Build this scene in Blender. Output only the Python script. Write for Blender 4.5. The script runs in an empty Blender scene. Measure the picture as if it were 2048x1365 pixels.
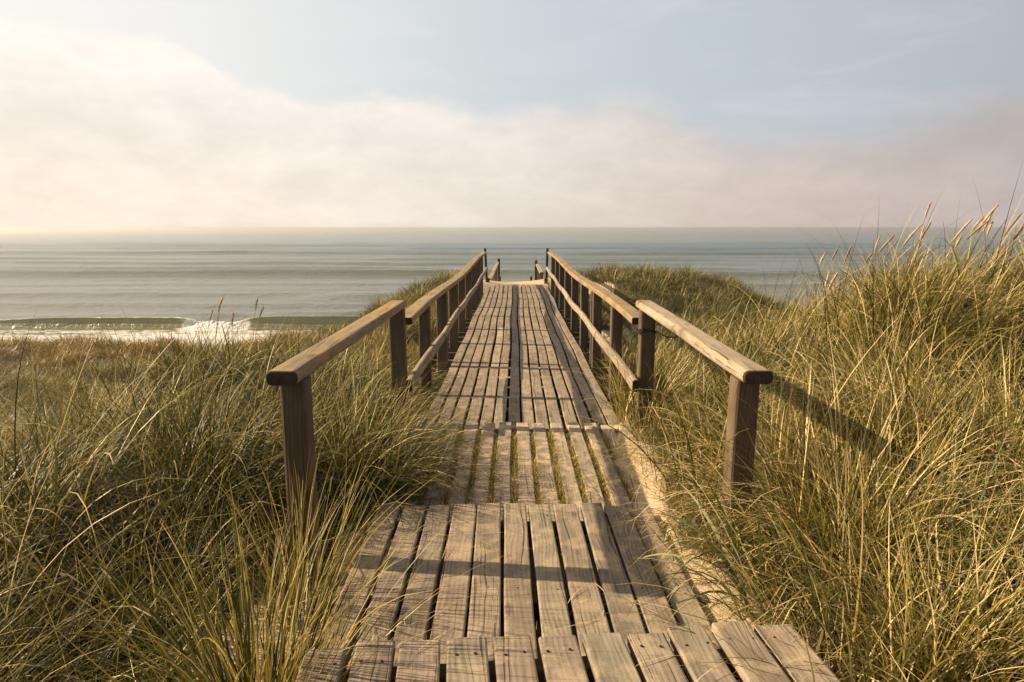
import bpy, math, random
import numpy as np
from mathutils import Vector, Matrix

R = math.radians
random.seed(7)
rng = np.random.default_rng(11)
sc = bpy.context.scene
col = sc.collection

# ------------------------------------------------------------------ camera, sky, sun, exposure
cam = bpy.data.cameras.new('camera')
camo = bpy.data.objects.new('camera', cam)
col.objects.link(camo)
sc.camera = camo
camo.location = (0, 0, 0)
camo.rotation_euler = (R(90 - 9.38), 0, 0)
cam.sensor_width = 36
cam.lens = 24
cam.clip_start = 0.05
cam.clip_end = 100000

SUN_EL, SUN_AZ = R(30), R(-83)          # azimuth clockwise from +Y: the sun stands to the left
sun = bpy.data.lights.new('sun', 'SUN')
sun.energy = 5.0
sun.angle = R(0.5)
sun.color = (1.0, 0.79, 0.51)
suno = bpy.data.objects.new('sun', sun)
col.objects.link(suno)
sdir = Vector((math.sin(SUN_AZ) * math.cos(SUN_EL), math.cos(SUN_AZ) * math.cos(SUN_EL), math.sin(SUN_EL)))
suno.rotation_euler = sdir.to_track_quat('Z', 'Y').to_euler()
suno.location = (-30, 4, 20)

sc.view_settings.view_transform = 'Standard'
sc.view_settings.look = 'None'
sc.view_settings.gamma = 1
sc.view_settings.exposure = 0.65
sc.render.engine = 'CYCLES'
sc.cycles.use_denoising = True
sc.cycles.max_bounces = 6
sc.cycles.diffuse_bounces = 2
sc.cycles.transmission_bounces = 3
sc.cycles.caustics_reflective = False
sc.cycles.caustics_refractive = False


class NT:
    """small helper to write node trees"""
    def __init__(s, tree):
        s.t = tree
    def n(s, typ, ins=None, **kw):
        k = s.t.nodes.new(typ)
        for a, v in kw.items():
            setattr(k, a, v)
        for a, v in (ins or {}).items():
            i = k.inputs[a]
            if isinstance(v, bpy.types.NodeSocket):
                s.t.links.new(v, i)
            else:
                i.default_value = v
        return k
    def math(s, op, a, b=0.0, c=0.0, clamp=False):
        k = s.n('ShaderNodeMath', {0: a, 1: b, 2: c}, operation=op, use_clamp=clamp)
        return k.outputs[0]
    def mix(s, f, a, b, blend='MIX'):
        k = s.n('ShaderNodeMix', data_type='RGBA', blend_type=blend)
        for idx, v in ((0, f), (6, a), (7, b)):
            if isinstance(v, bpy.types.NodeSocket):
                s.t.links.new(v, k.inputs[idx])
            else:
                k.inputs[idx].default_value = v if idx == 0 else (tuple(v) + (1,))[:4]
        return k.outputs[2]
    def ramp(s, f, stops, interp='LINEAR'):
        k = s.n('ShaderNodeValToRGB', {0: f})
        r = k.color_ramp
        r.interpolation = interp
        while len(r.elements) < len(stops):
            r.elements.new(0.5)
        for e, (p, c) in zip(r.elements, stops):
            e.position = p
            e.color = tuple(c) + (1,) if not isinstance(c, (int, float)) else (c, c, c, 1)
        return k.outputs[0]
    def mapr(s, v, a, b, c=0.0, d=1.0, smooth=True):
        k = s.n('ShaderNodeMapRange', {0: v, 1: a, 2: b, 3: c, 4: d}, clamp=True,
                interpolation_type='SMOOTHSTEP' if smooth else 'LINEAR')
        return k.outputs[0]
    def noise(s, vec, scale=1, detail=4, rough=0.55, dist=0.0):
        return s.n('ShaderNodeTexNoise', {'Vector': vec, 'Scale': scale, 'Detail': detail, 'Roughness': rough, 'Distortion': dist}).outputs[0]
    def vmul(s, v, k):
        return s.n('ShaderNodeVectorMath', {0: v, 1: k}, operation='MULTIPLY').outputs[0]
    def vadd(s, v, k):
        return s.n('ShaderNodeVectorMath', {0: v, 1: k}, operation='ADD').outputs[0]
    def attr(s, name, out='Fac'):
        return s.n('ShaderNodeAttribute', attribute_name=name, attribute_type='GEOMETRY').outputs[out]


def build_world():
    w = bpy.data.worlds.new('World')
    sc.world = w
    w.use_nodes = True
    t = NT(w.node_tree)
    bg = w.node_tree.nodes['Background']
    bg.inputs[1].default_value = 0.065
    sky = t.n('ShaderNodeTexSky', sky_type='NISHITA', sun_disc=False, sun_elevation=SUN_EL, sun_rotation=SUN_AZ,
              air_density=1.0, dust_density=2.0, ozone_density=1.0)
    d = t.n('ShaderNodeTexCoord').outputs['Generated']
    xyz = t.n('ShaderNodeSeparateXYZ', {0: d})
    x, y, z = xyz.outputs
    az = t.math('MULTIPLY', t.math('ARCTAN2', x, y), 180 / math.pi)
    el = t.math('MULTIPLY', t.math('ARCSINE', z), 180 / math.pi)
    ae = t.n('ShaderNodeCombineXYZ', {0: az, 1: el, 2: 0.0}).outputs[0]
    # upper edge of the cloud bank over azimuth (-70..70 deg -> 0..1, elevation / 30)
    fc = t.n('ShaderNodeFloatCurve')
    pts = [(-70, 15), (-40, 13.6), (-35.2, 13.3), (-29.6, 13.2), (-25.7, 12.9), (-21.8, 11.4), (-18, 10.2), (-13, 9.9), (-8.9, 10.2),
           (-5, 9.5), (-2.2, 8.9), (3.1, 9.4), (9, 9.8), (14.8, 8.0), (18.6, 7.0), (25.6, 6.7), (30.2, 7.7), (35.6, 9.2), (45, 9), (70, 7)]
    c = fc.mapping.curves[0]
    while len(c.points) < len(pts):
        c.points.new(0.5, 0.5)
    for p, (a, e) in zip(c.points, pts):
        p.location = ((a + 70) / 140, e / 30)
        p.handle_type = 'AUTO'
    fc.mapping.update()
    w.node_tree.links.new(t.mapr(az, -70, 70, 0, 1, False), fc.inputs[1])
    edge = t.math('MULTIPLY', fc.outputs[0], 30)
    n1 = t.noise(t.vmul(ae, (0.16, 0.30, 1)), 1.0, 6, 0.55, 0.4)
    n2 = t.noise(t.vmul(ae, (0.05, 0.16, 1)), 1.0, 4, 0.5, 0.3)
    e2 = t.math('ADD', edge, t.math('ADD', t.math('MULTIPLY', t.math('SUBTRACT', n1, 0.5), 3.2), t.math('MULTIPLY', t.math('SUBTRACT', n2, 0.5), 2.0)))
    gap = t.math('SUBTRACT', e2, el)                          # >0 inside the cloud
    soft = t.mapr(az, -14, 22, .75, 4.4)                      # softer edge towards the right
    mask = t.mapr(t.math('DIVIDE', gap, soft), -0.55, 0.8)
    # cloud colour over azimuth
    def azramp(stops):
        return t.ramp(t.mapr(az, -180, 180, 0, 1, False), [((a + 180) / 360, c_) for a, c_ in stops], 'B_SPLINE')
    top = azramp([(-180, (.10, .105, .12)), (-120, (.55, .50, .46)), (-70, (1.05, .95, .85)), (-36, (.96, .885, .80)), (-20, (.94, .865, .80)), (-5, (.89, .825, .765)),
                  (8, (.77, .71, .66)), (20, (.66, .575, .54)), (36, (.51, .455, .435)), (70, (.36, .33, .34)), (120, (.14, .14, .15)), (180, (.10, .105, .12))])
    low = azramp([(-180, (.10, .105, .12)), (-120, (.55, .48, .40)), (-70, (1.05, .90, .74)), (-36, (.965, .83, .68)), (-20, (.955, .85, .735)), (-5, (.89, .80, .71)),
                  (8, (.78, .69, .61)), (20, (.67, .56, .505)), (36, (.545, .475, .435)), (70, (.38, .34, .34)), (120, (.14, .14, .15)), (180, (.10, .105, .12))])
    cloud = t.mix(t.mapr(el, 1.0, 9.0), low, top)
    # billows inside the bank: a brighter rim, gentle darker bellies
    belly = t.mapr(n1, 0.3, 0.7, 0.95, 1.04)
    rim = t.math('MULTIPLY', t.mapr(gap, 3.5, 0.4), t.mapr(az, -40, 15, 0.07, 0.0))
    shade = t.math('ADD', belly, rim)
    n3 = t.noise(t.vmul(ae, (0.035, 0.22, 1)), 1.0, 5, 0.5, 0.2)
    n4 = t.noise(t.vmul(ae, (0.45, 1.1, 1)), 1.0, 6, 0.6, 0.6)
    shade = t.math('MULTIPLY', shade, t.math('MULTIPLY', t.mapr(n3, 0.3, 0.7, 0.955, 1.04), t.mapr(n4, 0.3, 0.7, 0.975, 1.022)))
    cloud = t.mix(1.0, cloud, t.n('ShaderNodeCombineXYZ', {0: shade, 1: shade, 2: shade}).outputs[0], 'MULTIPLY')
    cloud10 = t.mix(1.0, cloud, (10, 10, 10), 'MULTIPLY')
    # the clear part: sky texture seen through thin high veil
    veil_c = azramp([(-180, (.15, .17, .21)), (-110, (.95, .88, .78)), (-50, (1.0, .93, .84)), (-33, (1.0, .965, .915)), (-18, (.86, .865, .845)), (0, (.62, .68, .705)), (15, (.565, .63, .675)), (36, (.48, .505, .555)), (70, (.28, .33, .41)), (110, (.17, .20, .25)), (180, (.15, .17, .21))])
    veil10 = t.mix(1.0, veil_c, (10, 10, 10), 'MULTIPLY')
    va = t.mapr(el, 70, 30, 0.40, 0.93)
    va = t.math('MULTIPLY', va, t.mapr(t.math('ABSOLUTE', az), 140, 60, 0.35, 1.0))
    wisp = t.math('MULTIPLY', t.mapr(t.noise(t.vmul(ae, (0.06, 0.35, 1)), 1.0, 6, 0.62, 0.9), 0.46, 0.78, 0.0, 0.42), t.mapr(az, -60, 45, 1.0, .45))
    clear = t.mix(va, sky.outputs[0], veil10)
    clear = t.mix(wisp, clear, (8.5, 8.3, 8.1))
    # warm tone added overhead, out of view, to set the fill light
    high = azramp([(-180, (.15, .13, .11)), (-120, (.42, .36, .30)), (-70, (.70, .60, .48)), (-30, (.46, .41, .36)), (30, (.28, .26, .235)), (110, (.16, .145, .13)), (180, (.15, .13, .11))])
    clear = t.mix(t.mapr(el, 22, 45, 0.0, 0.85), clear, t.mix(1.0, high, (10, 10, 10), 'MULTIPLY'))
    out = t.mix(mask, clear, cloud10)
    # bright air round the sun
    sd = t.n('ShaderNodeVectorMath', {0: d, 1: tuple(sdir)}, operation='DOT_PRODUCT').outputs['Value']
    glow = t.math('MULTIPLY', t.math('POWER', t.math('MAXIMUM', sd, 0.0), 14.0), 14.0)
    out = t.mix(1.0, out, t.n('ShaderNodeCombineXYZ', {0: glow, 1: t.math('MULTIPLY', glow, .88), 2: t.math('MULTIPLY', glow, .70)}).outputs[0], 'ADD')
    # below the horizon: dim neutral
    out = t.mix(t.mapr(el, -1.5, -4.0), out, (1.2, 1.2, 1.1))
    w.node_tree.links.new(out, bg.inputs[0])


build_world()

# ------------------------------------------------------------------ tagging
def tag(o, label=None, cat=None, group=None, kind=None):
    for k, v in (('label', label), ('category', cat), ('group', group), ('kind', kind)):
        if v:
            o[k] = v
    return o


def empty(name, loc=(0, 0, 0), rz=0.0):
    o = bpy.data.objects.new(name, None)
    o.empty_display_size = 0.2
    o.location = loc
    o.rotation_euler = (0, 0, rz)
    col.objects.link(o)
    return o


# ------------------------------------------------------------------ noise on the numpy side
def _hash(ix, iy, seed):
    h = (ix.astype(np.int64) * 374761393 + iy.astype(np.int64) * 668265263 + seed * 2147483647) & 0xFFFFFFFF
    h = ((h ^ (h >> 13)) * 1274126177) & 0xFFFFFFFF
    return ((h ^ (h >> 16)) & 0xFFFF) / 65535.0


def vnoise(x, y, seed=0):
    ix, iy = np.floor(x), np.floor(y)
    fx, fy = x - ix, y - iy
    fx, fy = fx * fx * (3 - 2 * fx), fy * fy * (3 - 2 * fy)
    a, b = _hash(ix, iy, seed), _hash(ix + 1, iy, seed)
    c, d = _hash(ix, iy + 1, seed), _hash(ix + 1, iy + 1, seed)
    return (a * (1 - fx) + b * fx) * (1 - fy) + (c * (1 - fx) + d * fx) * fy


def fbm(x, y, seed=0, oct=4):
    s, a, t = 0, 1, 0
    for i in range(oct):
        s = s + a * vnoise(x * 2 ** i, y * 2 ** i, seed + i)
        t += a
        a *= 0.5
    return s / t


def smooth(a, b, x):
    u = np.clip((x - a) / (b - a), 0, 1)
    return u * u * (3 - 2 * u)


# ------------------------------------------------------------------ terrain height
SEA = -11.0
TX = [-60, -25, -16, -10, -6, -4, -2.5, -1.2, .1, 1.4, 2.5, 4, 6, 9, 14, 25, 60]
TABLE = {
    -3:  [-2, -1.9, -1.8, -1.7, -1.6, -1.6, -1.6, -1.6, -1.72, -1.6, -1.5, -1.4, -1.3, -1.2, -1.2, -1.2, -1.2],
    2:   [-2.2, -2, -1.9, -1.8, -1.7, -1.65, -1.62, -1.66, -1.78, -1.64, -1.55, -1.4, -1.2, -1.1, -1, -1, -1],
    4:   [-2.4, -2.2, -2.0, -2.0, -1.92, -1.75, -1.65, -1.66, -1.77, -1.52, -1.26, -1.05, -.80, -.8, -.8, -.8, -1],
    6:   [-3.0, -2.9, -2.7, -2.75, -2.4, -1.88, -1.65, -1.74, -1.9, -1.64, -1.38, -.94, -.72, -.72, -.7, -.8, -1],
    8:   [-3.6, -3.5, -3.3, -3.5, -3.05, -2.35, -1.95, -2.0, -2.4, -2.05, -1.85, -1.28, -.82, -.78, -.85, -1, -1.2],
    12:  [-4.4, -4.2, -4.0, -3.7, -3.2, -2.65, -2.3, -2.5, -3.0, -2.5, -2.5, -2.6, -2.5, -2.2, -2.2, -2.4, -2.7],
    16:  [-4.6, -4.3, -4.1, -3.8, -3.4, -2.75, -2.15, -2.2, -2.9, -2.4, -2.15, -2.2, -2.4, -2.8, -3.3, -3.6, -4],
    20:  [-4.5, -4.1, -3.85, -4.1, -3.3, -2.45, -1.75, -1.55, -2.05, -1.75, -1.62, -1.48, -1.72, -2.9, -3.9, -4.6, -5],
    22.5: [-4.5, -4.0, -3.75, -4.1, -3.4, -2.5, -1.7, -1.55, -1.69, -1.55, -1.50, -1.40, -1.62, -2.9, -4.0, -5, -5],
    26:  [-5, -4.8, -4.6, -4.8, -4.5, -3.7, -2.9, -2.5, -2.25, -2.0, -2.3, -2.5, -3, -4.0, -5.0, -5.8, -6],
    34:  [-6.4, -6.4, -6.3, -6.3, -6.1, -5.8, -4.6, -3.3, -3.0, -3.1, -4.2, -5.4, -5.9, -6.2, -6.4, -6.6, -6.8],
    45:  [-8.6, -8.6, -8.6, -8.6, -8.6, -8.5, -8.2, -7.6, -7.3, -7.6, -8.2, -8.5, -8.6, -8.6, -8.6, -8.6, -8.6],
    58:  [-10.5] * 17,
    70:  [-11.4] * 17,
    95:  [-13.5] * 17,
    400: [-16] * 17,
}
TY = sorted(TABLE)
TG = np.array([TABLE[k] for k in TY], float)


def bilin(xs, ys, G, x, y):
    xs, ys = np.asarray(xs, float), np.asarray(ys, float)
    x, y = np.clip(x, xs[0], xs[-1] - 1e-6), np.clip(y, ys[0], ys[-1] - 1e-6)
    i = np.clip(np.searchsorted(xs, x, side='right') - 1, 0, len(xs) - 2)
    j = np.clip(np.searchsorted(ys, y, side='right') - 1, 0, len(ys) - 2)
    fx, fy = (x - xs[i]) / (xs[i + 1] - xs[i]), (y - ys[j]) / (ys[j + 1] - ys[j])
    return (G[j, i] * (1 - fx) + G[j, i + 1] * fx) * (1 - fy) + (G[j + 1, i] * (1 - fx) + G[j + 1, i + 1] * fx) * fy


_fx = np.arange(-60, 60.01, 0.25)
_fy = np.arange(-3, 110.01, 0.25)
_X, _Y = np.meshgrid(_fx, _fy)
_F = bilin(TX, TY, TG, _X, _Y)
for _ in range(3):
    for ax, r in ((0, 3), (1, 1)):
        P = np.pad(_F, [(r, r) if a == ax else (0, 0) for a in (0, 1)], mode='edge')
        _F = sum(np.take(P, range(k, k + _F.shape[ax]), axis=ax) for k in range(2 * r + 1)) / (2 * r + 1)
# humps and hollows of the dunes, calmer along the walkway
_cor = smooth(0.7, 2.2, np.abs(_X - 0.1))
_F = _F + _cor * ((fbm(_X * 0.55, _Y * 0.55, 3, 3) - 0.5) * 0.42 * smooth(3, 12, _Y) + (fbm(_X * 1.3, _Y * 1.3, 9, 2) - 0.5) * 0.26) * smooth(66, 40, _Y)
_F = _F + smooth(-1.0, -1.7, _X) * (.26 * np.exp(-((_Y - 3.7) / .75) ** 2) - .26 * np.exp(-((_Y - 1.9) / .7) ** 2))
_F = _F + smooth(2.2, 3.2, _X) * (.26 * np.exp(-((_Y - 5.4) / .7) ** 2) - .22 * np.exp(-((_Y - 3.7) / .8) ** 2))
_F = _F + .34 * np.exp(-((_X - 3.4) / 1.0) ** 2 - ((_Y - 6.9) / 1.1) ** 2) + .16 * np.exp(-((_X - 2.1) / .55) ** 2 - ((_Y - 4.4) / 1.0) ** 2)
_F = _F + .38 * np.exp(-((_X + 2.75) / .85) ** 2 - ((_Y - 6.6) / 1.2) ** 2)
_b = smooth(.95, .7, np.abs(_X)) * smooth(3.4, 3.8, _Y) * smooth(5.8, 5.45, _Y)
_F = _F * (1 - _b) + -1.722 * _b
_F = _F + .92 * np.exp(-((_X + 3.9) / 1.1) ** 2 - ((_Y - 1.25) / 1.3) ** 2)  # unseen mound left of the view, added to shade the lower left grass
_F = _F + (fbm(_X * 4.5, _Y * 4.5, 27, 2) - .5) * .05 * smooth(9, 6, _Y)
_F = _F + (fbm(_X * 2.2, _Y * 2.2, 21, 3) - 0.5) * 0.05


def ground(x, y):
    return bilin(_fx, _fy, _F, np.asarray(x, float), np.asarray(y, float))


def veg(x, y):
    """share of the ground that carries grass, 0..1"""
    x, y = np.asarray(x, float), np.asarray(y, float)
    n = fbm(x * 0.9, y * 0.9, 40, 3)
    left = np.where(y < 3.6, -0.80, -0.74)
    right = np.where(y < 1.9, 1.12, np.where(y < 3.3, 0.90, np.where(y < 4.2, 0.80, 0.78)))
    l = smooth(left, left - 0.22, x + (n - .5) * .25)
    r = smooth(right, right + 0.32, x + (n - .5) * .5)
    v = np.maximum(l, r)
    under = (y > 5.7) & (y < 22.3)
    v = np.where(under, np.maximum(smooth(-0.95, -1.25, x), smooth(1.2, 1.45, x)), v)
    v = np.where((y >= 22.3), np.maximum(smooth(-0.6, -1.1, x), smooth(1.2, 1.9, x)), v)
    # bare sand blow-outs
    def hole(cx, cy, rx, ry):
        return 1 - smooth(0.75, 1.25, np.hypot((x - cx) / rx, (y - cy) / ry) + (n - .5) * .7)
    h = hole(2.45, 19.8, 0.5, 1.5) + hole(1.9, 14.0, 0.4, 1.5) + hole(-2.0, 8.6, .35, .5) + hole(-1.05, 2.45, .22, .5) + hole(1.0, 22.8, .7, 1.2)
    return np.clip(v * (1 - .93 * np.clip(h, 0, 1)), 0, 1) * smooth(60, 50, y)


# ------------------------------------------------------------------ materials
def new_mat(name):
    m = bpy.data.materials.new(name)
    m.use_nodes = True
    t = NT(m.node_tree)
    b = m.node_tree.nodes['Principled BSDF']
    return m, t, b


def link(t, a, b):
    t.t.links.new(a, b)


def bump(t, h, strength, dist):
    return t.n('ShaderNodeBump', {'Height': h, 'Strength': strength, 'Distance': dist}).outputs[0]


def wood_material(name, light, mid, dark, sand=0.0, lichen=0.0, grain=1.0):
    m, t, b = new_mat(name)
    g0 = t.attr('grain', 'Vector')
    bend = t.noise(t.vmul(g0, (3.0, 1.4, 3.0)), 1.0, 2, .5)
    g = t.vadd(g0, t.n('ShaderNodeCombineXYZ', {0: t.math('MULTIPLY', t.math('SUBTRACT', bend, .5), .10), 1: 0.0, 2: 0.0}).outputs[0])
    rnd = t.attr('plank_tone')
    fib = t.noise(t.vmul(g, (55, 2.2, 55)), 1.0, 6, 0.7, 0.5)
    fine = t.noise(t.vmul(g, (230, 5, 230)), 1.0, 3, 0.6, 0.0)
    patch = t.noise(t.vmul(g, (5, 1.3, 5)), 1.0, 5, 0.6, 0.4)
    speck = t.noise(g, 55.0, 4, 0.7)
    # growth rings drawn out along the plank
    rw = t.n('ShaderNodeTexWave', {'Vector': t.vmul(g, (16, 0.55, 9)), 'Scale': 1.0, 'Distortion': 5.0, 'Detail': 3.0, 'Detail Scale': 0.8, 'Detail Roughness': 0.6},
             wave_type='BANDS', bands_direction='X', wave_profile='SIN').outputs[1]
    f = t.math('ADD', t.math('MULTIPLY', fib, 0.36), t.math('ADD', t.math('MULTIPLY', rw, 0.09 * grain), t.math('ADD', t.math('MULTIPLY', fine, 0.22), t.math('MULTIPLY', t.noise(t.vmul(g, (14, 3.0, 14)), 1.0, 6, 0.7, 0.6), 0.34))))
    c = t.ramp(f, [(0.33, dark), (0.50, mid), (0.70, light)])
    c = t.mix(t.mapr(patch, 0.44, 0.66, 0.0, 0.65), c, tuple(v * 0.55 for v in mid))
    tone = t.mapr(rnd, 0, 2.0, 0.74, 1.56, False)
    tc = t.n('ShaderNodeCombineXYZ', {0: tone, 1: t.math('MULTIPLY', tone, 1.0), 2: t.math('MULTIPLY', tone, t.mapr(rnd, 0, 1, 1.06, .95, False))}).outputs[0]
    c = t.mix(1.0, c, tc, 'MULTIPLY')
    # weathered boards turn grey, each to its own degree
    gm = t.mapr(t.math('FRACT', t.math('MULTIPLY', rnd, 7.31)), .30, 1.0, .04, .45)
    gm = t.math('ADD', gm, t.mapr(t.noise(t.vmul(g0, (4, .8, 4)), 1.0, 3, .6), .5, .7, 0, .35))
    lum = t.n('ShaderNodeRGBToBW', {0: c}).outputs[0]
    c = t.mix(gm, c, t.n('ShaderNodeCombineXYZ', {0: t.math('MULTIPLY', lum, 1.06), 1: t.math('MULTIPLY', lum, .97), 2: t.math('MULTIPLY', lum, .71)}).outputs[0])
    # damp stains
    st = t.noise(t.vmul(g0, (11, 4.5, 11)), 1.0, 5, .7, .8)
    c = t.mix(t.mapr(st, .56, .72, 0, .6), c, (.085, .062, .042))
    # drying cracks
    cr = t.noise(t.vmul(g, (95, 0.75, 95)), 1.0, 2, 0.5, 0.1)
    crack = t.mapr(cr, 0.635, 0.675)
    c = t.mix(t.math('MULTIPLY', crack, 0.75), c, (.035, .024, .016))
    # knots
    vo = t.n('ShaderNodeTexVoronoi', {'Vector': t.vmul(g, (6.5, 2.2, 6.5)), 'Scale': 1.0, 'Randomness': 1.0}, feature='F1')
    kn = t.mapr(vo.outputs['Distance'], 0.17, 0.07)
    c = t.mix(t.math('MULTIPLY', kn, 0.6), c, (.07, .045, .026))
    c = t.mix(t.mapr(speck, 0.60, 0.72, 0, 0.45), c, (.10, .075, .05))
    if lichen:
        l1 = t.noise(t.vmul(g, (9, 3.0, 9)), 1.0, 6, 0.7, 0.5)
        c = t.mix(t.mapr(l1, 0.46, 0.62, 0, lichen), c, (.42, .25, .065))
    if sand:
        s1 = t.noise(g, 7.0, 6, 0.65)
        s2 = t.noise(g, 160.0, 2, 0.6)
        sm = t.mapr(t.math('ADD', s1, t.math('MULTIPLY', s2, 0.25)), 0.60, 0.74, 0, sand)
        c = t.mix(sm, c, (.58, .44, .29))
    link(t, c, b.inputs['Base Color'])
    b.inputs['Roughness'].default_value = 0.82
    b.inputs['Specular IOR Level'].default_value = 0.25
    h = t.math('SUBTRACT', t.math('ADD', f, t.math('MULTIPLY', speck, 0.25)), t.math('MULTIPLY', crack, 1.2))
    link(t, bump(t, h, 0.55, 0.004), b.inputs['Normal'])
    return m


M_PLANK = wood_material('weathered_plank', (0.468, 0.364, 0.284), (0.308, 0.239, 0.179), (0.109, 0.081, 0.057), sand=.4)
M_SANDY = wood_material('sandy_plank', (0.501, 0.394, 0.308), (0.375, 0.293, 0.222), (0.167, 0.125, 0.092), sand=1.0)
M_DECK = wood_material('bridge_plank', (0.450, 0.356, 0.270), (0.301, 0.235, 0.175), (0.116, 0.088, 0.064), sand=.3)
M_RAIL = wood_material('rail_wood', (0.516, 0.404, 0.292), (0.396, 0.308, 0.215), (0.198, 0.150, 0.103), grain=.7)
M_MOSSY = wood_material('lichen_rail_wood', (0.456, 0.344, 0.224), (0.335, 0.249, 0.159), (0.181, 0.129, 0.082), lichen=.8, grain=.7)
M_POST = wood_material('post_wood', (.225, .158, .097), (.145, .101, .063), (.07, .049, .031), grain=1.0)
M_ENDG = wood_material('end_grain', (.16, .115, .072), (.065, .047, .031), (.02, .015, .01), grain=.5)
M_DARKW = wood_material('tarred_wood', (.10, .075, .052), (.06, .045, .03), (.025, .02, .014))


def simple_mat(name, c, rough=.6, metal=0.0):
    m, t, b = new_mat(name)
    n = t.noise(t.n('ShaderNodeTexCoord').outputs['Object'], 60, 4, .6)
    link(t, t.mix(t.mapr(n, .35, .65), tuple(v * .7 for v in c), c), b.inputs['Base Color'])
    b.inputs['Roughness'].default_value = rough
    b.inputs['Metallic'].default_value = metal
    return m


M_NAIL = simple_mat('rusty_nail', (.035, .022, .016), .7, .3)
M_WIRE = simple_mat('rusty_wire', (.05, .032, .024), .6, .5)


def sand_material():
    m, t, b = new_mat('dune_sand')
    o = t.n('ShaderNodeTexCoord').outputs['Object']
    n1 = t.noise(o, 1.3, 5, .6)
    n2 = t.noise(o, 26, 5, .65)
    n3 = t.noise(o, 240, 3, .7)
    c = t.ramp(n1, [(.3, (.50, .375, .235)), (.7, (.62, .48, .32))])
    c = t.mix(t.mapr(n3, .3, .7), c, (.46, .34, .22), 'MIX') if False else t.mix(t.mapr(n3, .62, .75, 0, .5), c, (.20, .14, .09))
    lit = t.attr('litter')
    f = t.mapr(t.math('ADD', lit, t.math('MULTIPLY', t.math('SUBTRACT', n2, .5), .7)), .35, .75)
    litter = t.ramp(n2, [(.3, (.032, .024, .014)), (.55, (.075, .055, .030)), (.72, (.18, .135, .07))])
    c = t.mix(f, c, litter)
    wet = t.attr('wet')
    c = t.mix(t.math('MULTIPLY', wet, .55), c, (.20, .155, .11))
    link(t, c, b.inputs['Base Color'])
    link(t, t.mapr(wet, .2, .9, .95, .25), b.inputs['Roughness'])
    b.inputs['Specular IOR Level'].default_value = .3
    h = t.math('ADD', t.math('MULTIPLY', t.noise(t.vmul(o, (9, 14, 9)), 1.0, 3, .5, .6), 1.0), t.math('MULTIPLY', n2, .6))
    h = t.math('ADD', h, t.math('MULTIPLY', n3, .12))
    link(t, bump(t, h, .8, .03), b.inputs['Normal'])
    return m


M_SAND = sand_material()


def grass_material(name, stops, rough=.42, trans=.20):
    """stops: colours over the blade's own tone (0 green .. 1 dead straw)"""
    m, t, b = new_mat(name)
    tone = t.attr('blade_tone')
    along = t.attr('blade_along')
    v = t.math('ADD', tone, t.math('MULTIPLY', t.math('SUBTRACT', along, .45), .30))
    c = t.ramp(v, stops)
    link(t, c, b.inputs['Base Color'])
    b.inputs['Roughness'].default_value = rough
    b.inputs['Specular IOR Level'].default_value = .22
    tr = t.n('ShaderNodeBsdfTranslucent', {'Color': t.mix(1.0, c, (1.15, 1.15, .75), 'MULTIPLY')})
    ms = t.n('ShaderNodeMixShader', {0: trans, 1: b.outputs[0], 2: tr.outputs[0]})
    out = m.node_tree.nodes['Material Output']
    link(t, ms.outputs[0], out.inputs[0])
    return m


GREEN = [(0.0, (.030, .037, .007)), (.20, (.070, .075, .014)), (.42, (.165, .148, .034)), (.62, (.38, .285, .078)), (.82, (.60, .455, .18)), (1.0, (.76, .60, .31))]
OLIVE = [(0.0, (.058, .068, .018)), (.3, (.120, .120, .030)), (.55, (.26, .205, .060)), (.8, (.43, .32, .115)), (1.0, (.55, .42, .19))]
GOLD = [(0.0, (.12, .090, .020)), (.3, (.23, .165, .040)), (.6, (.37, .255, .075)), (1.0, (.52, .37, .14))]
M_GRASS = grass_material('marram_blade', GREEN)
M_OLIVE = grass_material('olive_blade', OLIVE)
M_GOLD = grass_material('golden_blade', GOLD)
M_BROAD = grass_material('broad_green_blade', [(0, (.10, .13, .055)), (.5, (.17, .20, .085)), (1, (.42, .37, .18))], .45, .25)
M_HEAD = simple_mat('seed_head', (.60, .44, .25), .8)
M_HEADB = simple_mat('brown_seed_head', (.36, .25, .14), .8)
M_STEM = simple_mat('seed_stem', (.38, .30, .13), .6)


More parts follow.
